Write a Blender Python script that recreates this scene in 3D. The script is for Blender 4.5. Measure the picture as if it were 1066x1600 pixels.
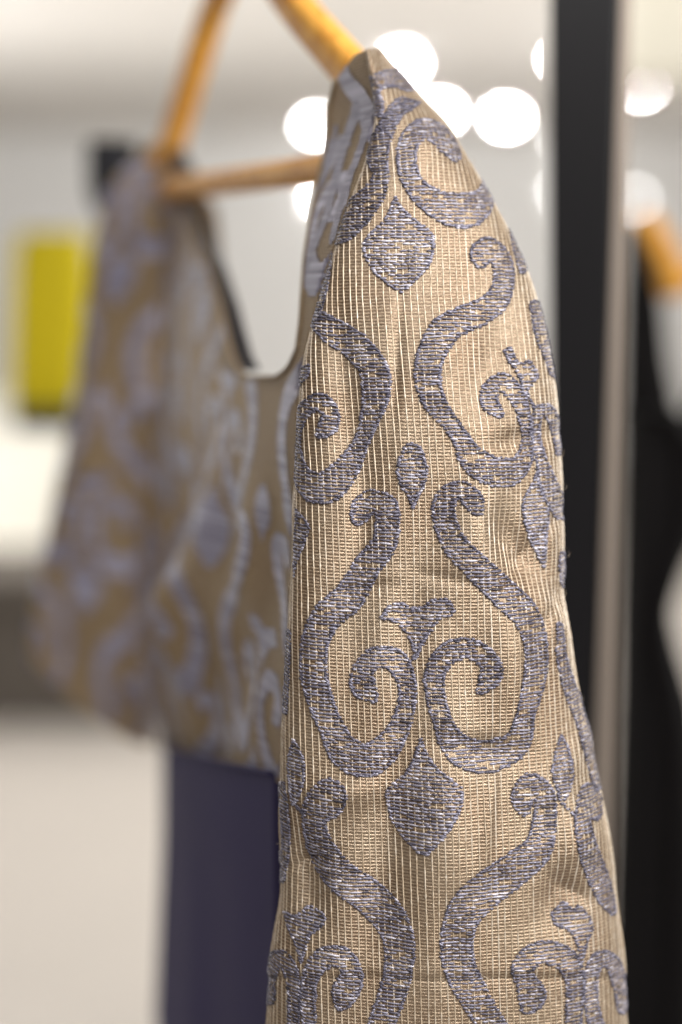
import bpy, math, random
import numpy as np

rng = np.random.default_rng(7)
random.seed(7)
scene = bpy.context.scene
for o in list(bpy.data.objects):
    bpy.data.objects.remove(o)

# ------------------------------------------------------------------ camera
H = 1.40
PITCH = math.radians(9.0)
K = 0.00045                      # tangent of one photograph pixel (50 mm lens, 24x36 upright)
CP, SP = math.cos(PITCH), math.sin(PITCH)
cam = bpy.data.cameras.new('camera')
cam.sensor_fit = 'VERTICAL'; cam.sensor_height = 36; cam.sensor_width = 24; cam.lens = 50
cam.clip_start = 0.02; cam.clip_end = 100
cam.dof.use_dof = True; cam.dof.focus_distance = 0.547; cam.dof.aperture_fstop = 2.1
cam.dof.aperture_blades = 0; cam.dof.aperture_ratio = 0.9
cobj = bpy.data.objects.new('camera', cam)
cobj.location = (0, 0, H)
cobj.rotation_euler = (math.radians(90) - PITCH, 0, 0)
scene.collection.objects.link(cobj)
scene.camera = cobj

# ------------------------------------------------------------------ world and lamps
w = bpy.data.worlds.new('World'); scene.world = w; w.use_nodes = True
bg = w.node_tree.nodes['Background']
bg.inputs[0].default_value = (1.0, 0.99, 0.98, 1); bg.inputs[1].default_value = 0.22

def area(name, loc, target, size, power, col):
    l = bpy.data.lights.new(name, 'AREA'); l.shape = 'RECTANGLE'
    l.size, l.size_y = size; l.energy = power; l.color = col
    o = bpy.data.objects.new(name, l); scene.collection.objects.link(o)
    o.location = loc
    d = np.array(target) - np.array(loc)
    from mathutils import Vector
    o.rotation_euler = Vector(d).to_track_quat('-Z', 'Y').to_euler()
    return o
area('ceiling_lamp_front', (0.30, -0.60, 2.45), (0, 0.55, 1.35), (0.6, 0.6), 25, (1, 0.985, 0.98))
area('sheen_fill_right', (1.05, -0.15, 1.95), (0.04, 0.55, 1.32), (0.3, 0.8), 27, (1, 0.97, 0.93))  # added light out of view, gives the sleeve's right half its sheen
area('ceiling_lamp_hall', (0.2, 5.0, 2.45), (0.2, 5.2, 0), (4.0, 5.0), 150, (1, 0.995, 0.985))
area('ceiling_fill_left', (-3.6, 5.5, 1.2), (-1.5, 6.0, 2.52), (1.0, 6.0), 225, (1, 0.995, 0.985))  # added uplight beside the view, brightens the ceiling
area('ceiling_fill_right', (3.6, 5.5, 1.2), (1.5, 6.0, 2.52), (1.0, 6.0), 225, (1, 0.995, 0.985))  # added twin uplight, brightens the ceiling from the other side

scene.view_settings.view_transform = 'Standard'
scene.view_settings.look = 'None'
scene.view_settings.exposure = 0.0
scene.view_settings.gamma = 1.0
scene.render.engine = 'CYCLES'
scene.cycles.use_denoising = True
try:
    scene.cycles.denoiser = 'OPENIMAGEDENOISE'
    scene.cycles.denoising_input_passes = 'RGB_ALBEDO_NORMAL'
except Exception:
    pass
scene.cycles.use_adaptive_sampling = False
scene.cycles.max_bounces = 6
scene.cycles.transparent_max_bounces = 8
scene.cycles.sample_clamp_indirect = 6.0

# ------------------------------------------------------------------ helpers
def P(x, y, d):
    """world point seen at photograph pixel (x, y), d metres along the optical axis"""
    x = np.asarray(x, float); y = np.asarray(y, float); d = np.asarray(d, float)
    r = (x - 533) * K * d; u = (800 - y) * K * d
    return np.stack([r, d * CP + u * SP, H - d * SP + u * CP], -1)

def proj(p):
    q = p - np.array([0, 0, H])
    d = q[..., 1] * CP - q[..., 2] * SP
    u = q[..., 1] * SP + q[..., 2] * CP
    return 533 + q[..., 0] / d / K, 800 - u / d / K, d

def lin(h):
    h = h.lstrip('#'); c = [int(h[i:i + 2], 16) / 255 for i in (0, 2, 4)]
    return tuple((v / 12.92 if v <= .04045 else ((v + .055) / 1.055) ** 2.4) for v in c) + (1,)

def mat(name):
    m = bpy.data.materials.new(name); m.use_nodes = True
    nt = m.node_tree
    return m, nt, nt.nodes['Principled BSDF'], nt.nodes['Material Output']

def node(nt, t, **kw):
    n = nt.nodes.new(t)
    for k, v in kw.items():
        setattr(n, k, v)
    return n

def simple(name, col, rough=.6, metal=0., var=.08, scale=40., bump=.0, spec=.5):
    m, nt, b, out = mat(name)
    tc = node(nt, 'ShaderNodeTexCoord')
    ns = node(nt, 'ShaderNodeTexNoise'); ns.inputs['Scale'].default_value = scale; ns.inputs['Detail'].default_value = 6
    nt.links.new(tc.outputs['Object'], ns.inputs['Vector'])
    mx = node(nt, 'ShaderNodeMix', data_type='RGBA')
    mx.inputs[6].default_value = tuple(c * (1 - var) for c in col[:3]) + (1,)
    mx.inputs[7].default_value = tuple(min(1, c * (1 + var)) for c in col[:3]) + (1,)
    nt.links.new(ns.outputs['Fac'], mx.inputs[0]); nt.links.new(mx.outputs[2], b.inputs['Base Color'])
    b.inputs['Roughness'].default_value = rough; b.inputs['Metallic'].default_value = metal
    b.inputs['Specular IOR Level'].default_value = spec
    if bump:
        bp = node(nt, 'ShaderNodeBump'); bp.inputs['Strength'].default_value = bump; bp.inputs['Distance'].default_value = .002
        nt.links.new(ns.outputs['Fac'], bp.inputs['Height']); nt.links.new(bp.outputs['Normal'], b.inputs['Normal'])
    return m

def link(name, verts, faces, material, parent=None, smooth=True, uv=None, tone=None):
    me = bpy.data.meshes.new(name)
    verts = np.asarray(verts, float)
    me.from_pydata(verts.tolist(), [], faces if isinstance(faces, list) else faces.tolist())
    if material: me.materials.append(material)
    if smooth: me.polygons.foreach_set('use_smooth', [True] * len(me.polygons))
    if uv is not None:
        l = me.uv_layers.new(name='fabric')
        idx = np.zeros(len(me.loops), int); me.loops.foreach_get('vertex_index', idx)
        l.data.foreach_set('uv', np.asarray(uv, float)[idx].ravel())
    if tone is not None:
        at = me.attributes.new('tone', 'FLOAT', 'POINT'); at.data.foreach_set('value', np.asarray(tone, float))
    me.update()
    o = bpy.data.objects.new(name, me); scene.collection.objects.link(o)
    if parent: o.parent = parent
    return o

def thing(name, label, cat, group=None, loc=(0, 0, 0)):
    o = bpy.data.objects.new(name, None); scene.collection.objects.link(o)
    o['label'] = label; o['category'] = cat
    if group: o['group'] = group
    return o

def tag(o, label, cat, group=None):
    o['label'] = label; o['category'] = cat
    if group: o['group'] = group
    return o

def gridfaces(nr, nc, wrap=False):
    i = np.arange(nr - 1)[:, None]; j = np.arange(nc if wrap else nc - 1)[None, :]
    j2 = (j + 1) % nc
    f = np.stack([i * nc + j, i * nc + j2, (i + 1) * nc + j2, (i + 1) * nc + j], -1)
    return f.reshape(-1, 4)

def box(name, c8, material, parent=None, bevel=0.0):
    """c8: 4 front corners then 4 back corners, same order"""
    f = [(0, 1, 2, 3), (7, 6, 5, 4), (0, 4, 5, 1), (1, 5, 6, 2), (2, 6, 7, 3), (3, 7, 4, 0)]
    o = link(name, c8, f, material, parent, smooth=False)
    if bevel:
        b = o.modifiers.new('bevel', 'BEVEL'); b.width = bevel; b.segments = 3
    return o

def abox(name, x0, x1, y0, y1, z0, z1, material, parent=None, bevel=0.0):
    return box(name, [(x0, y0, z0), (x1, y0, z0), (x1, y0, z1), (x0, y0, z1),
                      (x0, y1, z0), (x1, y1, z0), (x1, y1, z1), (x0, y1, z1)], material, parent, bevel)

def spline(pts, n=10):
    """Catmull-Rom through rows of pts"""
    p = np.asarray(pts, float)
    p = np.vstack([2 * p[0] - p[1], p, 2 * p[-1] - p[-2]])
    out = []
    for i in range(1, len(p) - 2):
        t = np.linspace(0, 1, n, endpoint=False)[:, None]
        a, b, c, d = p[i - 1], p[i], p[i + 1], p[i + 2]
        out.append(.5 * (2 * b + (c - a) * t + (2 * a - 5 * b + 4 * c - d) * t ** 2 + (3 * b - a - 3 * c + d) * t ** 3))
    out.append(p[-2][None])
    return np.vstack(out)

def sweep(path, section, up=(0, 0, 1), scale=None):
    """sweep a closed 2-D section (side, up) along a path, capped; returns verts, faces"""
    path = np.asarray(path, float); n = len(path); m = len(section)
    t = np.gradient(path, axis=0); t /= np.linalg.norm(t, axis=1)[:, None]
    up = np.asarray(up, float)
    s = np.cross(t, up); s /= np.linalg.norm(s, axis=1)[:, None]
    u = np.cross(s, t)
    sc = np.ones((n, 2)) if scale is None else np.asarray(scale)
    sec = np.asarray(section)
    v = path[:, None] + s[:, None] * (sec[None, :, 0] * sc[:, None, 0])[..., None] + u[:, None] * (sec[None, :, 1] * sc[:, None, 1])[..., None]
    f = gridfaces(n, m, True).tolist()
    f.append(list(range(m))[::-1]); f.append([(n - 1) * m + k for k in range(m)])
    return v.reshape(-1, 3), f

def rrect(wx, wy, r, k=4):
    pts = []
    for cx, cy, a0 in ((wx / 2 - r, wy / 2 - r, 0), (-wx / 2 + r, wy / 2 - r, 90), (-wx / 2 + r, -wy / 2 + r, 180), (wx / 2 - r, -wy / 2 + r, 270)):
        for j in range(k + 1):
            a = math.radians(a0 + 90 * j / k); pts.append((cx + r * math.cos(a), cy + r * math.sin(a)))
    return pts

# ------------------------------------------------------------------ materials
def fabric_material(name, see_through, stops=('#6d5641', '#998069', '#bda88f')):
    m, nt, b, out = mat(name)
    uv = node(nt, 'ShaderNodeUVMap'); uv.uv_map = 'fabric'
    sep = node(nt, 'ShaderNodeSeparateXYZ'); nt.links.new(uv.outputs[0], sep.inputs[0])
    # fine weft ribs, slightly irregular
    st = node(nt, 'ShaderNodeMapping'); st.inputs['Scale'].default_value = (.22, 1.0, 1)
    nt.links.new(uv.outputs[0], st.inputs['Vector'])
    n1 = node(nt, 'ShaderNodeTexNoise'); n1.inputs['Scale'].default_value = 1.5; n1.inputs['Detail'].default_value = 4; n1.inputs['Roughness'].default_value = .7
    nt.links.new(st.outputs[0], n1.inputs['Vector'])
    big = node(nt, 'ShaderNodeTexNoise'); big.inputs['Scale'].default_value = .03; big.inputs['Detail'].default_value = 3
    nt.links.new(uv.outputs[0], big.inputs['Vector'])
    wv = node(nt, 'ShaderNodeTexWave', wave_type='BANDS', bands_direction='Y')
    wv.inputs['Scale'].default_value = .314 / 1.15 * .9; wv.inputs['Distortion'].default_value = 1.2; wv.inputs['Detail'].default_value = 2; wv.inputs['Detail Scale'].default_value = 2.5
    nt.links.new(uv.outputs[0], wv.inputs['Vector'])
    mul = node(nt, 'ShaderNodeMath', operation='MULTIPLY'); nt.links.new(n1.outputs['Fac'], mul.inputs[0]); nt.links.new(wv.outputs['Fac'], mul.inputs[1])
    add = node(nt, 'ShaderNodeMath', operation='MULTIPLY_ADD'); nt.links.new(n1.outputs['Fac'], add.inputs[0]); add.inputs[1].default_value = .55; nt.links.new(mul.outputs[0], add.inputs[2])
    cr = node(nt, 'ShaderNodeValToRGB')
    e = cr.color_ramp.elements
    e[0].position = .22; e[0].color = lin(stops[0])
    e[1].position = .78; e[1].color = lin(stops[2])
    e.new(.5).color = lin(stops[1])
    nt.links.new(add.outputs[0], cr.inputs['Fac'])
    mx = node(nt, 'ShaderNodeMix', data_type='RGBA', blend_type='MIX')
    nt.links.new(cr.outputs['Color'], mx.inputs[6]); mx.inputs[7].default_value = lin('#beae97' if see_through else '#a8936f')
    bm = node(nt, 'ShaderNodeMapRange'); bm.inputs[1].default_value = .35; bm.inputs[2].default_value = .7; bm.inputs[3].default_value = 0; bm.inputs[4].default_value = .45
    nt.links.new(big.outputs['Fac'], bm.inputs[0]); nt.links.new(bm.outputs[0], mx.inputs[0])
    nt.links.new(mx.outputs[2], b.inputs['Base Color'])
    b.inputs['Roughness'].default_value = .34 if see_through else .6; b.inputs['Specular IOR Level'].default_value = .7 if see_through else .3
    b.inputs['Metallic'].default_value = .6 if see_through else .05
    b.inputs['Sheen Weight'].default_value = .2 if see_through else 0.0; b.inputs['Sheen Roughness'].default_value = .4
    bp = node(nt, 'ShaderNodeBump'); bp.inputs['Strength'].default_value = .55; bp.inputs['Distance'].default_value = .0006
    nt.links.new(add.outputs[0], bp.inputs['Height']); nt.links.new(bp.outputs[0], b.inputs['Normal'])
    # thin, slightly see-through cloth
    tl = node(nt, 'ShaderNodeBsdfTranslucent'); nt.links.new(mx.outputs[2], tl.inputs['Color'])
    m1 = node(nt, 'ShaderNodeMixShader'); m1.inputs[0].default_value = .18
    nt.links.new(b.outputs[0], m1.inputs[1]); nt.links.new(tl.outputs[0], m1.inputs[2])
    tp = node(nt, 'ShaderNodeBsdfTransparent'); tp.inputs['Color'].default_value = (1, .95, .86, 1)
    m2 = node(nt, 'ShaderNodeMixShader'); m2.inputs[0].default_value = see_through
    nt.links.new(m1.outputs[0], m2.inputs[1]); nt.links.new(tp.outputs[0], m2.inputs[2])
    nt.links.new(m2.outputs[0], out.inputs['Surface'])
    return m

def thread_material(name, stops, rough=.38, metal=.35, bump=.5):
    m, nt, b, out = mat(name)
    at = node(nt, 'ShaderNodeAttribute'); at.attribute_name = 'tone'
    cr = node(nt, 'ShaderNodeValToRGB'); e = cr.color_ramp.elements
    e[0].position, e[0].color = stops[0][0], lin(stops[0][1])
    e[1].position, e[1].color = stops[-1][0], lin(stops[-1][1])
    for p, c in stops[1:-1]:
        e.new(p).color = lin(c)
    nt.links.new(at.outputs['Fac'], cr.inputs['Fac'])
    nt.links.new(cr.outputs['Color'], b.inputs['Base Color'])
    b.inputs['Roughness'].default_value = rough; b.inputs['Metallic'].default_value = metal
    b.inputs['Specular IOR Level'].default_value = .6
    tc = node(nt, 'ShaderNodeTexCoord')
    ns = node(nt, 'ShaderNodeTexNoise'); ns.inputs['Scale'].default_value = 2500; ns.inputs['Detail'].default_value = 2
    nt.links.new(tc.outputs['Object'], ns.inputs['Vector'])
    bp = node(nt, 'ShaderNodeBump'); bp.inputs['Strength'].default_value = bump; bp.inputs['Distance'].default_value = .0003
    nt.links.new(ns.outputs['Fac'], bp.inputs['Height']); nt.links.new(bp.outputs[0], b.inputs['Normal'])
    return m

M_FAB = fabric_material('brocade_ground', .12)
M_LINED = fabric_material('brocade_lined', 0.0, ('#6f5a43', '#9b8467', '#bfaa8e'))
M_CORD = thread_material('cream_cord', [(0, '#a08a70'), (.5, '#c6b49c'), (1, '#e4d9c9')], .42, .25)
M_THREAD = thread_material('blue_grey_thread', [(0, '#383540'), (.4, '#666373'), (.75, '#9997a8'), (1, '#cbc8d4')], .38, .38)
M_PATCH = thread_material('blue_grey_float', [(0, '#6c687c'), (.5, '#9794a8'), (1, '#bdbacd')], .5, .05)
M_NAVY = simple('navy_satin', lin('#423e62'), .75, 0, .05, 12, spec=.15)
M_BLACK = simple('black_cloth', lin('#0d0b0c'), .85, 0, .2, 20, spec=.15)
M_BLACKTAPE = simple('black_tape', lin('#121116'), .6, 0, .1, 50)

def wood():
    m, nt, b, out = mat('honey_beech')
    tc = node(nt, 'ShaderNodeTexCoord'); mp = node(nt, 'ShaderNodeMapping'); mp.inputs['Scale'].default_value = (60, 12, 25)
    nt.links.new(tc.outputs['Object'], mp.inputs[0])
    ns = node(nt, 'ShaderNodeTexNoise'); ns.inputs['Scale'].default_value = 3; ns.inputs['Detail'].default_value = 6; ns.inputs['Distortion'].default_value = .6
    nt.links.new(mp.outputs[0], ns.inputs['Vector'])
    cr = node(nt, 'ShaderNodeValToRGB'); e = cr.color_ramp.elements
    e[0].position = .34; e[0].color = lin('#cb872e'); e[1].position = .62; e[1].color = lin('#efb252')
    nt.links.new(ns.outputs['Fac'], cr.inputs[0]); nt.links.new(cr.outputs[0], b.inputs['Base Color'])
    b.inputs['Roughness'].default_value = .5; b.inputs['Specular IOR Level'].default_value = .22; b.inputs['Coat Weight'].default_value = .0; b.inputs['Coat Roughness'].default_value = .2
    return m
M_WOOD = wood()
M_METAL = simple('brushed_steel', lin('#b8b4ae'), .3, 1, .05, 80)
M_WALL = simple('warm_white_wall', lin('#f3f2f0'), .8, 0, .02, 2)
M_CEIL = simple('ceiling_paint', lin('#e6e2dd'), .9, 0, .02, 2)
M_FLOOR = simple('pale_floor', lin('#b8b1a9'), .35, 0, .05, 3)

# ------------------------------------------------------------------ setting
floor = link('floor', [(-6, -3, 0), (6, -3, 0), (6, 11, 0), (-6, 11, 0)], [(0, 1, 2, 3)], M_FLOOR, smooth=False); floor['kind'] = 'structure'
wall = abox('wall_back', -6, 6, 11.0, 11.2, 0, 2.6, M_WALL); wall['kind'] = 'structure'
ceil = link('ceiling', [(-6, -3, 2.52), (-6, 11, 2.52), (6, 11, 2.52), (6, -3, 2.52)], [(0, 1, 2, 3)], M_CEIL, smooth=False); ceil['kind'] = 'structure'

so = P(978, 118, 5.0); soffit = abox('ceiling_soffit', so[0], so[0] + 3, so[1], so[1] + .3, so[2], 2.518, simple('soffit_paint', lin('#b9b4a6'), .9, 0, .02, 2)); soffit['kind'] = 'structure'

# ------------------------------------------------------------------ cloth surface of the near sleeve
YL = np.array([60, 85, 120, 160, 215, 260, 330, 390, 450, 500, 570, 650, 800, 950, 1150, 1300, 1340, 1400, 1450, 1500, 1600, 1700], float)
XL = np.array([572, 570, 580, 588, 584, 569, 541, 521, 503, 489, 472, 466, 461, 453, 442, 434, 436, 437, 428, 421, 413, 404], float)
YR = np.array([60, 85, 120, 150, 205, 270, 350, 430, 510, 620, 750, 830, 900, 1000, 1100, 1200, 1330, 1400, 1450, 1500, 1600, 1700], float)
XR = np.array([582, 596, 632, 655, 701, 745, 790, 828, 852, 870, 878, 880, 881, 890, 908, 930, 957, 962, 970, 976, 981, 988], float)
YD = np.array([60, 85, 200, 500, 1000, 1600, 1700], float)
DD = np.array([.595, .590, .576, .566, .568, .582, .586])
AXY = np.array([60, 200, 300, 460, 740, 970, 1160, 1340, 1700], float)
AXX = np.array([592, 609, 617, 620, 643, 650, 657, 663, 676], float)

def smooth_interp(y, xs, ys, r=18):
    acc = 0
    for k in (-1.5, -.75, 0, .75, 1.5):
        acc = acc + np.interp(y + k * r, xs, ys)
    return acc / 5

NR, NPH = 330, 260
rowy = np.linspace(78, 1690, NR)
phi = np.linspace(-math.pi, math.pi, NPH)
xl = smooth_interp(rowy, YL, XL); xr = smooth_interp(rowy, YR, XR); dc = smooth_interp(rowy, YD, DD, 40)
Lp = P(xl, rowy, dc - .008); Rp = P(xr, rowy, dc + .010)
cen = (Lp + Rp) / 2; half = (Rp - Lp) / 2
hw = np.linalg.norm(half, axis=1)
ratio_f = np.interp(rowy, [80, 200, 400, 1690], [.55, .5, .42, .42])
s_, c_ = np.sin(phi), np.cos(phi)
front = np.where(c_ > 0, np.abs(c_) ** .85, -np.abs(c_) ** .9 * .8)
base = cen[:, None] + half[:, None] * s_[None, :, None]
base = base + np.array([0, -1, 0]) * (hw * ratio_f)[:, None, None] * front[None, :, None]
# drape: broad folds in metres, laid out on the cloth
px, py, _ = proj(base)
F = (c_ > -.1)[None, :].astype(float)
def bump(x, y, sx, sy, amp, rot=0.):
    a = math.radians(rot); X = px - x; Y = py - y
    U = X * math.cos(a) + Y * math.sin(a); V = -X * math.sin(a) + Y * math.cos(a)
    return amp * np.exp(-(U / sx) ** 2 - (V / sy) ** 2)
disp = (bump(745, 800, 45, 130, .0032, 8) + bump(790, 1010, 40, 110, .003, -4) + bump(700, 1330, 55, 220, .003, 3)
        + bump(560, 900, 40, 260, -.0018, 5) + bump(815, 870, 26, 90, -.0026, -35) + bump(850, 930, 20, 70, .0014, -25)
        + bump(600, 1340, 40, 180, -.0022, 8) + bump(880, 1400, 34, 64, -.0020, 25) + bump(900, 1330, 30, 70, .0022, 0)
        + bump(690, 620, 50, 160, .0012, 0) + bump(540, 620, 26, 180, -.0014, -6) + bump(480, 1370, 26, 70, -.0022, -10)
        + bump(660, 240, 40, 60, .0015, 30) + bump(770, 560, 30, 80, -.0012, 20) + bump(800, 690, 60, 18, -.0014, -12)
        + bump(838, 850, 9, 90, -.0016, 38) * .45 + bump(858, 960, 10, 60, -.0005, 30) + bump(700, 905, 45, 9, -.0005, 12) + bump(560, 920, 50, 8, -.0009, -8) + bump(900, 1395, 34, 11, -.0006, 30) + bump(480, 1345, 30, 8, -.0010, -20) + bump(760, 1290, 9, 90, .0010, 6) + bump(620, 560, 9, 110, -.0007, 3) + bump(640, 1000, 30, 110, -.0012, 4) + bump(745, 1170, 70, 20, -.0012, 8) + bump(540, 1240, 60, 26, .0012, -10))
for k in range(26):
    disp = disp + bump(rng.uniform(440, 960), rng.uniform(300, 1650), rng.uniform(14, 30), rng.uniform(40, 110), rng.uniform(-.0007, .0007), rng.uniform(-30, 30))
# turned-up hem: the cloth below the fold line is doubled and set slightly back, shaped to give a shadow line
hem = 1 / (1 + np.exp((1529 - py) / 2.0))
disp = disp * 2.0 * F - .0008 * hem - .0008 * np.exp(-((py - 1528) / 5.0) ** 2)
def normals(g):
    du = np.gradient(g, axis=1); dv = np.gradient(g, axis=0)
    n = np.cross(dv, du); n /= np.linalg.norm(n, axis=-1)[..., None] + 1e-12
    return n
nb = normals(base)
if nb[NR // 2, NPH // 2, 1] > 0: nb = -nb
surfP = base + nb * disp[..., None]
surfN = normals(surfP)
if surfN[NR // 2, NPH // 2, 1] > 0: surfN = -surfN
spx, spy, spd = proj(surfP)

# fabric coordinates in millimetres: a round the sleeve from the pattern axis, b down the sleeve
seg = np.linalg.norm(np.diff(base, axis=1), axis=2)
arc = np.concatenate([np.zeros((NR, 1)), np.cumsum(seg, axis=1)], axis=1) * 1000
axx = np.interp(rowy, AXY, AXX)
fr = slice(NPH // 4, 3 * NPH // 4)
aref = np.array([np.interp(axx[i], px[i, fr], arc[i, fr]) for i in range(NR)])
A = arc - aref[:, None]
mid = P(axx, rowy, dc - .02)
Brow = np.concatenate([[0], np.cumsum(np.linalg.norm(np.diff(mid, axis=0), axis=1))]) * 1000
# regular grid in (a, b)
DA = .6; AMAX = 135.0
agrid = np.arange(-AMAX, AMAX + DA, DA)
GP = np.zeros((NR, len(agrid), 3)); GN = np.zeros_like(GP); GV = np.zeros((NR, len(agrid)), bool)
for i in range(NR):
    for c in range(3):
        GP[i, :, c] = np.interp(agrid, A[i], surfP[i, :, c]); GN[i, :, c] = np.interp(agrid, A[i], surfN[i, :, c])
    GV[i] = (agrid > A[i, 0] + .5) & (agrid < A[i, -1] - .5)
GN /= np.linalg.norm(GN, axis=-1)[..., None] + 1e-12

def near_surf(a, b, h):
    a = np.asarray(a, float); b = np.asarray(b, float)
    ia = np.clip((a + AMAX) / DA, 0, len(agrid) - 1.001); ib = np.clip(np.interp(b, Brow, np.arange(NR)), 0, NR - 1.001)
    i0 = ia.astype(int); j0 = ib.astype(int); fa = (ia - i0)[..., None]; fb = (ib - j0)[..., None]
    def bl(G):
        return (G[j0, i0] * (1 - fa) + G[j0, i0 + 1] * fa) * (1 - fb) + (G[j0 + 1, i0] * (1 - fa) + G[j0 + 1, i0 + 1] * fa) * fb
    return bl(GP) + bl(GN) * np.asarray(h)[..., None] * .001
def near_valid(a, b):
    ia = np.clip(np.round((np.asarray(a) + AMAX) / DA).astype(int), 0, len(agrid) - 1)
    ib = np.clip(np.round(np.interp(b, Brow, np.arange(NR))).astype(int), 0, NR - 1)
    return GV[ib, ia] & (np.asarray(b) < Brow[-1] - 2)

facing = np.einsum('ijk,ijk->ij', surfN, np.array([0, 0, H]) - surfP) > 0
cand = np.argwhere(facing & (c_ > -.3)[None, :])
cpx = spx[cand[:, 0], cand[:, 1]]; cpy = spy[cand[:, 0], cand[:, 1]]
def px_to_ab(pts):
    """photograph pixels -> fabric millimetres on the near sleeve (nearest visible cloth point, refined)"""
    out = []
    for x, y in np.asarray(pts, float):
        k = np.argmin((cpx - x) ** 2 + (cpy - y) ** 2)
        i, j = cand[k]
        i1, j1 = min(max(i, 1), NR - 2), min(max(j, 1), NPH - 2)
        J = np.array([[(spx[i1, j1 + 1] - spx[i1, j1 - 1]) / 2, (spx[i1 + 1, j1] - spx[i1 - 1, j1]) / 2],
                      [(spy[i1, j1 + 1] - spy[i1, j1 - 1]) / 2, (spy[i1 + 1, j1] - spy[i1 - 1, j1]) / 2]])
        r = np.array([x - spx[i1, j1], y - spy[i1, j1]])
        try:
            s = np.linalg.solve(J, r)
        except np.linalg.LinAlgError:
            s = np.zeros(2)
        s = np.clip(s, -1.2, 1.2)
        fj, fi = j1 + s[0], i1 + s[1]
        a = np.interp(fj, np.arange(NPH), A[int(round(min(max(fi, 0), NR - 1)))])
        out.append((a, np.interp(fi, np.arange(NR), Brow)))
    return np.array(out)

# ------------------------------------------------------------------ the dress
dress = thing('brocade_dress', 'beige and blue-grey scroll brocade dress with navy skirt hanging on the wooden hanger', 'dress')
mesh_uv = np.stack([A, np.broadcast_to(Brow[:, None], A.shape)], -1).reshape(-1, 2)
near_sleeve = link('sleeve', surfP.reshape(-1, 3), gridfaces(NR, NPH), M_FAB, dress, uv=mesh_uv)
near_sleeve['label'] = 'sharp near sleeve with stitched blue-grey scrolls'

# cream warp cords: real half-round cords lying on the cloth
def build_cords(surf, valid, avals, brows, width, height, name, parent):
    V, Fc, T = [], [], []
    off = 0
    prof = np.array([(-.5, -.15), (-.32, .72), (0, 1.0), (.32, .72), (.5, -.15)])
    for a in avals:
        wob = np.cumsum(rng.normal(0, .02, len(brows))); wob -= np.linspace(0, wob[-1], len(brows))
        aa = a + np.clip(wob, -.25, .25) + rng.normal(0, .08)
        ok = valid(aa, brows)
        idx = np.where(ok)[0]
        if len(idx) < 4: continue
        for run in np.split(idx, np.where(np.diff(idx) > 1)[0] + 1):
            if len(run) < 4: continue
            n = len(run)
            tw = 1 + .16 * rng.standard_normal(n)
            ar = aa[run][:, None] + prof[None, :, 0] * width * tw[:, None]
            br = np.broadcast_to(brows[run][:, None], ar.shape)
            hr = prof[None, :, 1] * height * (1 + .18 * rng.standard_normal((n, 1)))
            v = surf(ar, br, hr).reshape(-1, 3)
            V.append(v); Fc.append(gridfaces(n, 5) + off)
            T.append(np.repeat(np.clip(.54 + .15 * rng.standard_normal(n) + rng.normal(0, .1), 0, 1), 5)); off += n * 5
    o = link(name, np.vstack(V), np.vstack(Fc), M_CORD, parent, tone=np.concatenate(T))
    o['kind'] = 'stuff'
    return o
CORD = 2.62
build_cords(near_surf, near_valid, np.arange(-44, 46) * CORD, np.arange(1.0, Brow[-1] - 2, 1.1), .57, .25, 'warp_cord', near_sleeve)

# ------------------------------------------------------------------ pattern shapes, traced as strokes (x, y, width) and outlines
class Z:
    def __init__(s, ox, oy, k): s.o = np.array([ox, oy], float); s.k = k
    def st(s, pts):   # stroke
        p = np.array(pts, float); p[:, :2] = p[:, :2] * s.k + s.o; p[:, 2] *= s.k; return ('stroke', p)
    def pg(s, pts): return ('poly', np.array(pts, float) * s.k + s.o)
Z1 = Z(420, 50, 480 / 1066); Z2 = Z(420, 480, 480 / 1066); Z3 = Z(400, 900, 540 / 1066); Z4 = Z(400, 1180, 600 / 1066)
Z5 = Z(480, 60, 240 / 1066)
def mix(za, pa, zb, pb):
    return ('stroke', np.vstack([za.st(pa)[1], zb.st(pb)[1]]))

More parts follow.
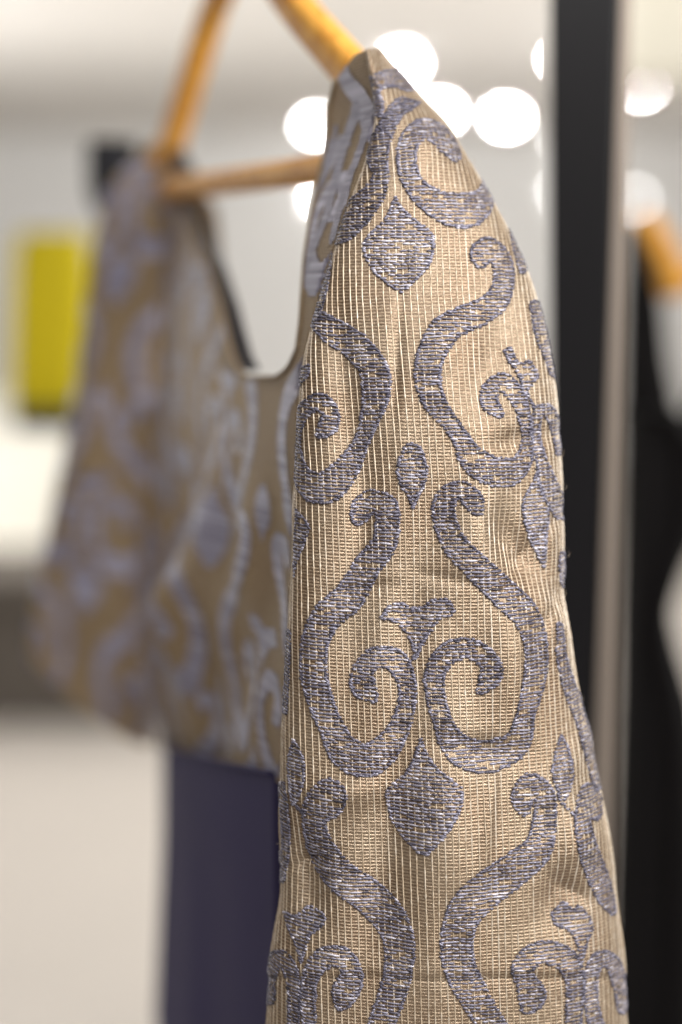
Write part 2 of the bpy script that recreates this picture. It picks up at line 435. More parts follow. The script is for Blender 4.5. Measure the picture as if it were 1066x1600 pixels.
MOTIFS = [
 ('scroll', Z1.st([(648,432,40),(620,395,64),(580,352,72),(530,338,72),(488,380,72),(478,450,70),(500,525,72),(560,585,90),(640,618,118),(705,615,118),(745,575,70),(748,525,22)])),
 ('scroll', Z1.st([(500,252,30),(440,285,52),(395,365,66),(378,440,70),(390,500,58),(365,560,78),(310,625,100),(262,680,92),(236,720,40)])),
 ('teardrop', Z1.pg([(440,560),(465,612),(520,660),(572,708),(567,790),(532,842),(492,882),(460,906),(420,884),(370,842),(335,790),(325,735),(358,690),(400,650),(422,600)])),
 ('scroll', mix(Z1, [(735,800,50),(738,768,84),(758,742,64),(800,785,72),(816,860,72),(790,930,84),(735,972,90),(670,1000,96),(620,1025,100)],
                Z2, [(600,95,108),(560,170,98),(552,250,94),(575,330,80),(622,392,60),(665,455,62),(705,525,92),(765,565,102),(830,572,100),(880,535,66),(897,465,44),(888,390,46),(862,312,60),(812,264,72),(768,290,66),(768,335,64),(800,368,34)])),
 ('scroll', Z2.st([(150,25,50),(215,78,92),(300,135,100),(360,205,102),(374,270,102),(365,340,86),(340,420,60),(310,490,62),(272,556,90),(212,618,112),(155,622,104),(116,570,56),(104,490,22),(108,420,24),(130,352,50),(178,330,66),(214,365,60),(205,412,70),(176,440,30)])),
 ('leaf', Z2.pg([(490,465),(530,490),(552,560),(545,610),(520,660),(500,702),(485,660),(455,620),(443,560),(460,500)])),
 ('scroll', mix(Z2, [(310,735,50),(325,700,84),(352,662,60),(405,690,84),(412,755,88),(395,830,88),(340,900,96)],
                Z3, [(290,60,96),(215,130,94),(180,220,84),(180,310,84),(205,400,80),(236,470,80),(272,538,100),(332,568,108),(392,538,94),(440,470,68),(465,390,58),(464,322,60),(430,262,74),(372,248,66),(330,292,68),(332,340,80),(362,376,30)])),
 ('scroll', mix(Z2, [(722,702,50),(706,668,74),(664,632,60),(612,668,78),(612,745,84),(652,830,86),(722,902,94)],
                Z3, [(765,55,90),(830,120,86),(860,200,74),(862,290,72),(846,370,66),(830,430,60),(808,508,82),(752,545,100),(690,556,106),(622,530,94),(580,460,62),(556,380,62),(552,300,64),(590,240,72),(658,222,64),(718,262,66),(722,310,72),(692,352,30)])),
 ('fleur', Z3.pg([(380,130),(410,90),(450,80),(480,95),(510,95),(545,70),(585,68),(612,95),(602,125),(570,132),(545,165),(525,195),(505,232),(498,250),(472,268),(486,240),(478,210),(460,175),(430,145)])),
 ('teardrop', Z3.pg([(510,490),(525,540),(560,590),(610,630),(638,660),(632,720),(600,780),(560,830),(525,862),(490,845),(450,800),(415,745),(398,670),(420,640),(455,610),(480,570),(500,520)])),
 ('leaf', Z3.pg([(115,500),(140,540),(152,590),(145,650),(120,705),(108,690),(100,620),(100,560)])),
 ('leaf', Z3.pg([(940,485),(965,530),(978,590),(975,640),(945,705),(925,660),(912,600),(920,540)])),
 ('scroll', Z4.st([(182,165,40),(205,140,72),(222,108,60),(196,88,50),(160,135,56),(165,200,66),(188,270,78),(242,340,92),(312,390,96),(370,450,96),(398,520,86),(394,600,80),(368,690,78),(335,770,70),(300,850,70)])),
 ('scroll', Z4.st([(742,150,40),(738,118,62),(756,74,52),(798,105,60),(800,180,66),(780,260,82),(710,320,96),(630,380,102),(576,440,98),(556,520,92),(570,600,92),(612,680,84),(668,770,74),(720,850,70)])),
 ('scroll', Z4.st([(940,160,40),(935,118,44),(920,100,48),(905,170,44),(918,250,54),(945,330,60),(972,400,46),(990,436,20)])),
 ('fleur', Z4.pg([(815,440),(850,405),(880,425),(900,415),(936,470),(920,520),(905,575),(890,530),(870,490),(830,470)])),
 ('scroll', Z4.st([(752,700,40),(765,668,80),(752,628,60),(738,592,62),(782,548,66),(850,560,68),(885,620,58),(882,700,48),(880,800,48)])),
 ('scroll', Z4.st([(1014,705,26),(1008,640,38),(990,580,46),(955,562,44),(930,610,42),(930,690,42),(950,770,44)])),
 ('fleur', Z4.pg([(75,430),(110,442),(150,415),(190,440),(190,470),(155,500),(140,540),(125,578),(110,530),(90,480)])),
 ('scroll', Z4.st([(238,690,40),(250,650,80),(268,608,60),(240,560,60),(190,562,62),(152,612,48),(146,690,42),(152,800,42)])),
 ('scroll', Z4.st([(42,680,26),(40,610,38),(64,562,46),(94,590,42),(106,660,36),(102,800,34)])),
 ('fleur', Z2.pg([(815,150),(840,138),(860,180),(882,190),(905,185),(936,235),(920,262),(900,290),(892,312),(872,262),(850,215),(830,190)])),
 ('scroll', Z2.st([(1002,505,18),(994,430,34),(972,365,46),(935,362,40),(924,440,36),(940,515,40),(962,590,56),(985,655,64),(1004,720,34)])),
 ('teardrop', Z2.pg([(930,550),(942,620),(970,690),(966,800),(956,908),(930,860),(900,800),(876,690),(895,640),(915,600)])),
 ('scroll', Z2.st([(920,-10,36),(945,90,50),(968,160,44),(985,230,24)])),
 ('scroll', Z1.st([(850,700,30),(865,760,40),(880,830,24)])),
 ('leaf', Z2.pg([(1012,840),(1028,870),(1026,930),(1016,975),(1006,920),(1006,870)])),
 ('scroll', Z3.st([(936,150,20),(942,250,34),(968,350,42),(1004,450,38),(1030,560,32),(1050,650,22)])),
 ('leaf', Z2.pg([(96,700),(140,755),(126,820),(102,880),(88,935),(90,800)])),
 ('scroll', Z3.st([(104,170,14),(98,300,16),(92,420,14)])),
 ('scroll', Z4.st([(74,80,18),(82,170,24),(84,260,22),(76,345,14)])),
 ('scroll', Z1.st([(212,770,26),(192,850,44),(176,930,40),(160,985,40)])),
 ('fleur', Z2.pg([(112,205),(145,200),(140,235),(120,262),(110,270)])),
 ('scroll', Z5.st([(760,455,40),(650,455,90),(590,540,110),(540,620,80)])),
 ('scroll', Z5.st([(700,330,90),(600,280,120),(500,300,120),(440,360,110),(480,450,100),(500,520,60)])),
 ('stem', Z2.st([(896,300,8),(914,338,9),(920,350,8)])),
 ('stem', Z3.st([(120,702,8),(150,735,9)])),
 ('stem', Z3.st([(945,702,8),(985,742,8)])),
]

def pieces(shape):
    """union of small polygons in photograph pixels"""
    kind, p = shape
    if kind == 'poly':
        q = np.vstack([p, p[:1]])
        return [spline(q, 4)[:-1]]
    s = spline(p, 6)
    t = np.gradient(s[:, :2], axis=0); t /= np.linalg.norm(t, axis=1)[:, None] + 1e-9
    n = np.stack([-t[:, 1], t[:, 0]], 1)
    l = s[:, :2] + n * s[:, 2:] / 2; r = s[:, :2] - n * s[:, 2:] / 2
    out = [np.array([l[i], l[i + 1], r[i + 1], r[i]]) for i in range(len(s) - 1)]
    for q in (s[0], s[-1]) + tuple(s[::2]):
        an = np.linspace(0, 2 * math.pi, 12, endpoint=False)
        out.append(q[:2] + np.stack([np.cos(an), np.sin(an)], 1) * q[2] * .5)
    return out

def raster(polys, res=.3):
    allp = np.vstack(polys); lo = allp.min(0) - 2; hi = allp.max(0) + 2
    nx, ny = int((hi[0] - lo[0]) / res) + 1, int((hi[1] - lo[1]) / res) + 1
    mask = np.zeros((ny, nx), bool)
    for q in polys:
        l = np.floor((q.min(0) - lo) / res).astype(int); h = np.ceil((q.max(0) - lo) / res).astype(int) + 1
        xs = lo[0] + np.arange(l[0], h[0]) * res; ys = lo[1] + np.arange(l[1], h[1]) * res
        X, Y = np.meshgrid(xs, ys); ins = np.zeros(X.shape, bool)
        for (x0, y0), (x1, y1) in zip(q, np.roll(q, -1, 0)):
            if y0 == y1: continue
            c = ((y0 > Y) != (y1 > Y)) & (X < (x1 - x0) * (Y - y0) / (y1 - y0) + x0)
            ins ^= c
        mask[l[1]:h[1], l[0]:h[0]] |= ins[:ny - l[1], :nx - l[0]]
    return mask, lo, res

SIDES = 5
ang = np.linspace(0, 2 * math.pi, SIDES, endpoint=False) + .3
def stitches_to_mesh(paths, surf, name, material, parent):
    """paths: list of (a[5], b[5], h[5], width, height, tone)"""
    n = len(paths); m = 5
    a = np.array([p[0] for p in paths]); b = np.array([p[1] for p in paths]); h = np.array([p[2] for p in paths])
    wd = np.array([p[3] for p in paths])[:, None]; ht = np.array([p[4] for p in paths])[:, None]
    taper = np.array([.45, .95, 1, .95, .45])[None]
    ta = np.gradient(a, axis=1); tb = np.gradient(b, axis=1); L = np.hypot(ta, tb) + 1e-9
    na, nb_ = -tb / L, ta / L
    cs, sn = np.cos(ang), np.sin(ang)
    av = a[..., None] + na[..., None] * (wd * taper)[..., None] * .5 * cs
    bv = b[..., None] + nb_[..., None] * (wd * taper)[..., None] * .5 * cs
    hv = h[..., None] + (ht * taper)[..., None] * .5 * sn
    V = surf(av, bv, hv).reshape(-1, 3)
    base_f = gridfaces(m, SIDES, True)
    F_ = (base_f[None] + (np.arange(n) * m * SIDES)[:, None, None]).reshape(-1, 4)
    T = np.repeat(np.clip([p[5] for p in paths], 0, 1), m * SIDES)
    return link(name, V, F_, material, parent, tone=T)

U5 = np.linspace(0, 1, 5)
ARCH = np.array([.05, .8, 1, .8, .05])
def embroider(name, polys_ab, parent, surf, valid):
    mask, lo, res = raster(polys_ab)
    paths = []
    ny, nx = mask.shape
    ROW = 1.34
    nrow = int(ny * res / ROW)
    motif_tone = rng.normal(0, .04) + (.16 if name.startswith('teardrop') else .07 if name.startswith(('leaf', 'fleur')) else 0)
    for r in range(nrow):
        b = lo[1] + (r + .5) * ROW
        line = mask[min(ny - 1, int((b - lo[1]) / res))].astype(int)
        d = np.diff(np.concatenate([[0], line, [0]]))
        for s0, e0 in zip(np.where(d == 1)[0], np.where(d == -1)[0]):
            a0, a1 = lo[0] + s0 * res, lo[0] + e0 * res
            if a1 - a0 < .8: continue
            # floats bound down at the cords, staggered from row to row
            span = CORD * (1 if rng.random() < .6 else 2)
            x = a0 + rng.uniform(-.25, .1)
            stop = a1 + rng.uniform(-.1, .25)
            first = True
            while x < stop - .5:
                ln = CORD * (1 + (rng.random() < .25)) * rng.uniform(.85, 1.15)
                if first: ln *= rng.uniform(.4, 1)
                x2 = min(x + ln, stop)
                if stop - x2 < .9: x2 = stop
                edge = first or x2 >= stop
                if rng.random() > (.02 if edge else .07):
                    slope = rng.normal(0, .10)
                    aa = x + (x2 - x) * U5
                    bb = b + rng.normal(0, .10) + slope * (U5 - .5) * 2 + rng.normal(0, .03, 5)
                    hh = .22 + ARCH * rng.uniform(.16, .30) + (.08 if edge else 0)
                    tone = .55 + motif_tone + rng.normal(0, .17) + (-.06 if edge else 0) + (.25 if rng.random() < .06 else 0)  # last term: sparkle put into the tone of a few stitches
                    paths.append((aa, bb, hh, rng.uniform(.76, 1.02) * (1.1 if edge else 1), rng.uniform(.32, .45), tone))
                x = x2 + rng.uniform(-.15, .10); first = False
    # edge stitches following the outline
    mf = mask.astype(float)
    for _ in range(4):
        mf = (mf + np.roll(mf, 1, 0) + np.roll(mf, -1, 0) + np.roll(mf, 1, 1) + np.roll(mf, -1, 1)) / 5
    gy, gx = np.gradient(mf)
    er = mask & ~(np.roll(mask, 2, 0) & np.roll(mask, -2, 0) & np.roll(mask, 2, 1) & np.roll(mask, -2, 1))
    ys, xs = np.where(er)
    order = rng.permutation(len(ys)); taken = np.zeros_like(mask)
    rad = int(.95 / res)
    for k in order:
        y, x = ys[k], xs[k]
        if taken[y, x]: continue
        taken[max(0, y - rad):y + rad + 1, max(0, x - rad):x + rad + 1] = True
        g = np.array([gx[y, x], gy[y, x]]); gl = np.hypot(*g)
        if gl < 1e-6: continue
        t = np.array([-g[1], g[0]]) / gl
        if t[0] < 0: t = -t
        t = t + np.array([1.5, 0]); t /= np.hypot(*t)
        ln = rng.uniform(1.2, 2.1)
        a = lo[0] + x * res + g[0] / gl * .15; b = lo[1] + y * res + g[1] / gl * .15
        aa = a + t[0] * ln * (U5 - .5); bb = b + t[1] * ln * (U5 - .5) + rng.normal(0, .05)
        hh = .28 + ARCH * rng.uniform(.18, .34)
        paths.append((aa, bb, hh, rng.uniform(.8, 1.1), rng.uniform(.4, .55), .36 + motif_tone + rng.normal(0, .17) + (.35 if rng.random() < .07 else 0)))  # a few edge stitches toned pale as painted glints
    if valid is not None:
        ca = np.array([p[0][2] for p in paths]); cb = np.array([p[1][2] for p in paths])
        ok = valid(ca, cb); paths = [p for p, k in zip(paths, ok) if k]
    if len(paths) < 3: return None
    return stitches_to_mesh(paths, surf, name, M_THREAD, parent)

def solid_patch(name, polys_ab, parent, surf, valid, row=2.2, h=.5, tone0=.5):
    """woven float seen out of focus: raised rows of thread laid edge to edge"""
    mask, lo, res = raster(polys_ab, .6)
    ny, nx = mask.shape; runs = []
    for r in range(int(ny * res / row)):
        b = lo[1] + (r + .5) * row
        line = mask[min(ny - 1, int((b - lo[1]) / res))]
        if valid is not None:
            line = line & valid(lo[0] + np.arange(nx) * res, np.full(nx, b))
        d = np.diff(np.concatenate([[0], line.astype(int), [0]]))
        for s0, e0 in zip(np.where(d == 1)[0], np.where(d == -1)[0]):
            if e0 - s0 > 1: runs.append([r, s0, e0, b])
    lab = list(range(len(runs)))
    def root(k):
        while lab[k] != k: k = lab[k]
        return k
    for p in range(len(runs)):
        for q in range(p):
            if runs[p][0] - runs[q][0] == 1 and runs[q][1] < runs[p][2] and runs[p][1] < runs[q][2]:
                lab[root(p)] = root(q)
    groups = {}
    for k in range(len(runs)): groups.setdefault(root(k), []).append(runs[k])
    prof = np.array([(-.55, 0), (-.25, .9), (.25, .9), (.55, 0)])
    for g in groups.values():
        if len(g) < 5: continue
        V, Fc, T = [], [], []; off = 0
        for r, s0, e0, b in g:
            a0, a1 = lo[0] + s0 * res, lo[0] + (e0 - 1) * res
            n = max(2, int((a1 - a0) / 4) + 2); aa = np.linspace(a0, a1, n)
            av = np.broadcast_to(aa[:, None], (n, 4)); bv = b + prof[None, :, 0] * row + 0 * av; hv = .06 + prof[None, :, 1] * h + 0 * av
            V.append(surf(av, bv, hv).reshape(-1, 3)); Fc.append(gridfaces(n, 4) + off); off += 4 * n
            T.append(np.full(4 * n, np.clip(tone0 + rng.normal(0, .2), 0, 1)))
        link(name, np.vstack(V), np.vstack(Fc), M_PATCH, parent, tone=np.concatenate(T))

for name, shape in MOTIFS:
    polys = [px_to_ab(q) for q in pieces(shape)]
    polys = [q for q in polys if len(q) > 2]
    embroider(name + '_motif', polys, near_sleeve, near_surf, near_valid)

# one repeat of the pattern in millimetres, for the cloth that is turned away or out of focus
def unit_from(idx):
    out = []
    for k in idx:
        nm, sh = MOTIFS[k]
        pc = [np.stack([(q[:, 0] - np.interp(q[:, 1], AXY, AXX)) * .2475, (q[:, 1] - 1000) * .2475], 1) for q in pieces(sh)]
        out.append((nm, pc))
    return out
UNIT = unit_from([5, 6, 7, 8, 9])
def lay_units(places, parent, surf, valid, **kw):
    for (a, b) in places:
        for nm, pc in UNIT:
            solid_patch(nm + '_motif', [q + np.array([a, b]) for q in pc], parent, surf, valid, **kw)
edge_r = A[:, int(NPH * .78)]; edge_l = A[:, int(NPH * .22)]
def back_valid(a, b):
    return near_valid(a, b) & ((a > np.interp(b, Brow, edge_r) + 3) | (a < np.interp(b, Brow, edge_l) - 3))
lay_units([(112, 120), (112, 330), (-104, 120), (-104, 330)], near_sleeve, near_surf, back_valid)

# loose fibres standing off the cloth
V, Fc, T = [], [], []; off = 0
for k in range(150):
    a0, b0 = rng.uniform(-70, 90), rng.uniform(20, Brow[-1] - 20)
    if not near_valid(np.array([a0]), np.array([b0]))[0]: continue
    n = 9; t = np.linspace(0, 1, n); th = rng.uniform(0, 2 * math.pi); ln = rng.uniform(2, 6); cv = rng.normal(0, 1.2)
    aa = a0 + ln * t * math.cos(th) + cv * t ** 2; bb = b0 + ln * t * math.sin(th) - cv * t ** 2 * .6
    hh = .3 + rng.uniform(.6, 2.2) * np.sin(t * math.pi * rng.uniform(.5, 1)); w_ = .045
    pr = np.array([(-1, 0), (.5, .87), (.5, -.87)])
    V.append(near_surf(aa[:, None] + pr[None, :, 0] * w_, bb[:, None] + 0 * pr[None, :, 0] + pr[None, :, 1] * w_, hh[:, None] + pr[None, :, 1] * w_).reshape(-1, 3))
    Fc.append(gridfaces(n, 3, True) + off); off += 3 * n; T.append(np.full(3 * n, rng.uniform(.3, .9)))
fz = link('loose_fibre', np.vstack(V), np.vstack(Fc), M_CORD, near_sleeve, tone=np.concatenate(T)); fz['kind'] = 'stuff'
# ------------------------------------------------------------------ bodice
nearc = P(xl, rowy, dc + np.interp(rowy, [85, 380, 620], [-.006, -.002, .030]))
zn = nearc[::-1, 2]
def near_xy(z): return np.interp(z, zn, nearc[::-1, 0]), np.interp(z, zn, nearc[::-1, 1])
farpx = np.array([(258, 228, .955), (266, 300, .955), (262, 400, .955), (250, 500, .952), (244, 600, .95), (237, 800, .945), (234, 1000, .94), (240, 1090, .935), (254, 1170, .93), (254, 1300, .93), (248, 1450, .93), (240, 1640, .93), (236, 1760, .93)])
farc = P(farpx[:, 0], farpx[:, 1], farpx[:, 2])[::-1]
def far_xy(z): return np.interp(z, farc[:, 2], farc[:, 0]), np.interp(z, farc[:, 2], farc[:, 1])
ZT = 1.490
NV = np.array([-.953, -.303, 0])
def zwaist(xi): return 1.192 - .090 * xi
def front_pt(xi, z, back=False):
    xn_, yn_ = near_xy(z); xf, yf = far_xy(z)
    ins = np.maximum(-xi, 0); xi = np.maximum(xi, 0)       # the edge tucks into the sleeve
    x = xn_ + (xf - xn_) * xi + ins * .35 * np.clip((1.47 - z) / .05, 0, 1); y = yn_ + (yf - yn_) * xi + ins * .12 * np.clip((1.47 - z) / .05, 0, 1)
    wf = np.clip((z - 1.192 + .090 * xi) / .09, 0, 1)
    env = np.sin(np.pi * np.clip(xi, 0, 1)) ** .7 * (.25 + .75 * wf)
    dn = np.clip((1.352 - z) / .12, 0, 1)
    f = .004 * env + dn * env * (.006 * np.sin(xi * 17 + z * 9) + .004 * np.sin(xi * 31 - z * 23 + 1))
    f = f + dn * env * (.007 * np.sin(xi * 11 + z * 38) + .004 * np.sin(xi * 26 + z * 60 + 2))
    f = f + .014 * env * dn * np.exp(-((xi - .32 - (1.36 - z) * .9) / .09) ** 2)
    if back:
        th = .010 + .062 * np.clip((ZT - z) / .28, 0, 1) ** .8
        f = -th * (.55 + .45 * env) - .5 * f
    return np.stack([x + NV[0] * f, y + NV[1] * f, z + 0 * x], -1)
ZS = 1.357
XN_Z = np.array([1.357, 1.3575, 1.360, 1.365, 1.374, 1.3865, 1.413, 1.4505, 1.477, 1.488, 1.496]); XN_V = np.array([.24, .17, .10, .05, .028, .04, .088, .136, .132, .095, .03])
ZTN = 1.496
XF_Z = np.array([1.357, 1.360, 1.365, 1.375, 1.39, 1.41, 1.43, 1.456, 1.49]); XF_V = np.array([.24, .28, .32, .37, .45, .58, .74, .90, .955])
def neck_n(z, back): return np.minimum(np.interp(z, XN_Z, XN_V), .12) if back else np.interp(z, XN_Z, XN_V)
def neck_f(z, back): return np.maximum(np.interp(z, XF_Z, XF_V), .86) if back else np.interp(z, XF_Z, XF_V)
ZSB = 1.25
def panel_grid(side, back, nz1=60, nz2=40, nx=50):
    rows = []
    vs = np.linspace(0, 1, nz1)
    x_lo, x_hi = (-.06, .24) if side == 'near' else (.24, 1)
    xi = np.linspace(x_lo, x_hi, nx)
    for v in vs:
        z = zwaist(xi) * (1 - v) + (ZSB if back else ZS) * v
        rows.append((xi, z))
    if back:      # the back is cut lower
        for z in np.linspace(ZSB, ZS, 24)[1:]:
            q = ((z - ZSB) / (ZS - ZSB)) ** .35
            e = np.linspace(-.06, .24 - .12 * q, nx) if side == 'near' else np.linspace(.24 + .62 * q, 1, nx)
            rows.append((e, np.full(nx, z)))
    for z in np.linspace(ZS, ZTN if side == 'near' else ZT, nz2)[1:]:
        if side == 'near': e = np.linspace(-.06, neck_n(z, back), nx)
        else: e = np.linspace(neck_f(z, back), 1, nx)
        rows.append((e, np.full(nx, z)))
    X = np.array([r[0] for r in rows]); Zz = np.array([r[1] for r in rows])
    return X, Zz
bodice = None
V, Fc, UVs = [], [], []; off = 0
for back in (False, True):
    for side in ('near', 'far'):
        X, Zz = panel_grid(side, back)
        g = front_pt(X, Zz, back)
        V.append(g.reshape(-1, 3)); Fc.append(gridfaces(*X.shape) + off); off += X.size
        UVs.append(np.stack([X * 400, (ZT - Zz) * 1000], -1).reshape(-1, 2))
# side seams below the armholes
for xe in (0.0, 1.0):
    zs = np.linspace(zwaist(xe), 1.33, 30); t = np.linspace(0, 1, 8)
    fpt = front_pt(np.full(30, xe), zs); bpt = front_pt(np.full(30, xe), zs, True)
    g = fpt[:, None] * (1 - t[None, :, None]) + bpt[:, None] * t[None, :, None]
    V.append(g.reshape(-1, 3)); Fc.append(gridfaces(30, 8) + off); off += 240
    UVs.append(np.stack([np.broadcast_to(t * 60 + xe * 400, (30, 8)), np.broadcast_to((ZT - zs)[:, None] * 1000, (30, 8))], -1).reshape(-1, 2))
bodice = link('bodice', np.vstack(V), np.vstack(Fc), M_LINED, dress, uv=np.vstack(UVs))
def bod_surf(a, b, h):
    xi = a / 260; z = ZT - b / 1000
    p = front_pt(xi, z)
    return p + NV * (np.asarray(h) * .001 + .0003)[..., None]
def bod_valid(a, b):
    xi = a / 260; z = ZT - b / 1000
    ok = (xi > -.05) & (xi < .997) & (z > zwaist(xi) + .002) & (z < ZT + .008)
    ok &= (z < ZS - .003) | (xi < np.interp(z, XN_Z, XN_V) - .004) | (xi > np.interp(z, XF_Z, XF_V) + .008)
    return ok
pl = []
for k in range(-1, 8):
    a0 = 28 + k * 60
    for r in (-1, 0, 1, 2):
        pl.append((a0, 40 + r * 213 + (106 if k % 2 else 0)))
lay_units(pl, bodice, bod_surf, bod_valid, row=1.5, h=.06)

for stroke in ([(12, 16, 7), (20, 34, 8), (15, 62, 7), (20, 90, 6), (14, 112, 5)], [(4, 22, 6), (7, 45, 6), (3, 70, 5)], [(28, 22, 4), (30, 40, 4), (31, 60, 5), (29, 78, 3)]):
    solid_patch('scroll_motif', pieces(('stroke', np.array(stroke, float))), bodice, bod_surf, bod_valid, row=1.4, h=.12, tone0=.05)  # low tone paints the shade of the near strap into its scrolls
# binding along the scooped neckline, front and back, and the black tape inside it
def neck_curve(back):
    zz = np.linspace(ZT - .002, ZS, 40)
    L_ = [(neck_n(z, back), z) for z in zz] + [(neck_f(z, back), z) for z in zz[::-1]]
    L_ = np.array(L_); return front_pt(L_[:, 0], L_[:, 1], back)
for back in (False,):
    c = neck_curve(back); c = c[np.concatenate([[True], np.linalg.norm(np.diff(c, axis=0), axis=1) > 1e-4])]
    v, f = sweep(c, rrect(.0022, .0022, .0008, 2), up=NV)
    link('neckline_binding', v, f, M_LINED, dress, uv=np.tile([[40., 60.]], (len(v), 1)) + rng.normal(0, 3, (len(v), 2)))
zt_ = np.linspace(1.3605, 1.488, 40); c = front_pt(np.interp(zt_, XF_Z, XF_V) - .004, zt_) - NV * .0055
v, f = sweep(c, rrect(.002, .009, .0008, 2), up=NV)
link('neckline_tape', v, f, M_BLACKTAPE, dress)

# ------------------------------------------------------------------ skirt
nxs = 90; nzs = 60
rows = []
for v_ in np.linspace(0, 1, nzs):
    ring = []
    n1 = nxs
    xi = np.linspace(0.02, .99, n1)
    z = zwaist(xi) * (1 - v_) + .93 * v_ + .004 * (1 - v_)
    xn0, yn0 = near_xy(zwaist(xi)); xf0, yf0 = far_xy(zwaist(xi))
    fp = np.stack([xn0 + (xf0 - xn0) * xi, yn0 + (yf0 - yn0) * xi, z], -1) + NV * (.006 * np.sin(np.pi * xi))[:, None]
    fp[:, 2] = z
    xf, yf = far_xy(z); x0, y0 = far_xy(zwaist(xi))
    fp[:, 0] += (xf - x0) * xi; fp[:, 1] += (yf - y0) * xi
    fp += NV * (.003 + .003 * v_ * np.sin(xi * 15) * np.sin(np.pi * xi))[:, None] * np.sin(np.pi * np.clip(xi, .05, .95))[:, None]
    bp_ = fp - NV * (.05 + .05 * np.sin(np.pi * xi))[:, None]
    rows.append(np.vstack([fp, bp_[::-1]]))
G = np.array(rows)
link('skirt', G.reshape(-1, 3), gridfaces(nzs, 2 * nxs, True), M_NAVY, dress)
wl = G[0, :nxs] + NV * .0012
v, f = sweep(wl, rrect(.002, .002, .0009, 3), up=NV)
link('waist_seam', v, f, M_NAVY, dress)

# ------------------------------------------------------------------ far sleeve
fy = np.array([222, 235, 260, 300, 400, 500, 600, 700, 800, 900, 1000, 1040, 1100], float)
fl = np.array([246, 230, 192, 164, 144, 132, 117, 99, 82, 66, 53, 51, 50], float)
fr_ = np.array([262, 268, 272, 274, 270, 258, 246, 242, 240, 238, 237, 236, 236], float)
NR2, NP2 = 120, 120
ry = np.linspace(224, 1075, NR2); ph2 = np.linspace(-math.pi, math.pi, NP2)
l2 = smooth_interp(ry, fy, fl); r2 = smooth_interp(ry, fy, fr_)
d2 = np.interp(ry, [224, 500, 1100], [.965, .975, .985])
L2, R2 = P(l2, ry, d2 + .01), P(r2, ry, d2 - .01)
hw2 = np.linalg.norm(R2 - L2, axis=1) / 2
g2 = (L2 + R2)[:, None] / 2 + (R2 - L2)[:, None] / 2 * np.sin(ph2)[None, :, None] + np.array([0, -1, 0]) * (hw2 * .5)[:, None, None] * np.cos(ph2)[None, :, None]
tt = np.linspace(0, 1, NR2)
g2[..., 2] -= (.034 * tt ** 5)[:, None] * (np.sin(ph2) * .9 + .3)[None, :]
g2 += np.array([0, -1, 0]) * (.006 * np.sin(tt * 9)[:, None] * np.sin(ph2 * 3)[None, :] * np.clip(tt * 2, 0, 1)[:, None])[..., None]
arc2 = np.concatenate([np.zeros((NR2, 1)), np.cumsum(np.linalg.norm(np.diff(g2, axis=1), axis=2), 1)], 1) * 1000
A2 = arc2 - arc2[:, NP2 // 2][:, None]
B2 = np.concatenate([[0], np.cumsum(np.linalg.norm(np.diff(g2[:, NP2 // 2], axis=0), axis=1))]) * 1000
far_sleeve = link('sleeve', g2.reshape(-1, 3), gridfaces(NR2, NP2), M_LINED, dress, uv=np.stack([A2, np.broadcast_to(B2[:, None], A2.shape)], -1).reshape(-1, 2))
far_sleeve['label'] = 'blurred far sleeve with the same scrolls'
n2 = normals(g2)
if n2[NR2 // 2, NP2 // 2, 1] > 0: n2 = -n2
def far_surf(a, b, h):
    shp = np.shape(a); a = np.ravel(a); b = np.ravel(b); h = np.ravel(np.asarray(h) + 0 * np.asarray(a).reshape(shp))
    fi = np.clip(np.interp(b, B2, np.arange(NR2)), 0, NR2 - 1.001); i0 = fi.astype(int); f_ = (fi - i0)[:, None]
    out = np.zeros((len(a), 3))
    for k in range(len(a)):
        q = 0
        for i, w_ in ((i0[k], 1 - f_[k]), (i0[k] + 1, f_[k])):
            j = np.interp(a[k], A2[i], np.arange(NP2)); j0 = min(int(j), NP2 - 2); e = j - j0
            q = q + w_ * ((g2[i, j0] * (1 - e) + g2[i, j0 + 1] * e) + (n2[i, j0] * (1 - e) + n2[i, j0 + 1] * e) * (h[k] + .5) * .001)
        out[k] = q
    return out.reshape(shp + (3,))
def far_valid(a, b):
    lo_ = np.interp(b, B2, A2[:, 0]); hi_ = np.interp(b, B2, A2[:, -1])
    return (a > lo_ + 2) & (a < hi_ - 2) & (b > 3) & (b < B2[-1] - 3)
lay_units([(-8, 30), (-8, 243), (-66, 135), (-66, 348), (52, 135), (52, 348), (-124, 243), (-124, 30)], far_sleeve, far_surf, far_valid, row=2.4, h=.35)

# ------------------------------------------------------------------ wooden hanger
hanger = thing('wooden_hanger', 'honey-coloured wooden clothes hanger carrying the brocade dress', 'hanger')
tipN = P(652, 228, .590); tipF = P(258, 262, .965); apex = P(392, -100, .77)
def arm(tip, apx, pre):
    pts = [apx, *[P(*q) for q in pre], tip]
    c = spline(pts, 10); n = len(c); t = np.linspace(0, 1, n)
    sec = rrect(.0158, .0158, .0055, 4)
    sc = np.stack([1 + .75 * np.clip((t - .72) / .28, 0, 1) ** 1.5, 1 + .25 * t], 1)
    sc[-3:] *= np.array([.97, .85, .5])[:, None]
    v, f = sweep(c, sec, up=(0, 0, 1), scale=sc)
    return link('arm', v, f, M_WOOD, hanger)
arm(tipN, apex, [(455, 0, .705), (548, 108, .648)])
arm(tipF, apex, [(340, 0, .86), (302, 115, .905), (270, 220, .945)])
v, f = sweep(np.linspace(P(262, 296, .95), P(640, 246, .592), 24), rrect(.0145, .0145, .007, 5))
link('bar', v, f, M_WOOD, hanger)
hk = [apex + np.array([0, 0, t]) for t in (-.005, .03, .05)]
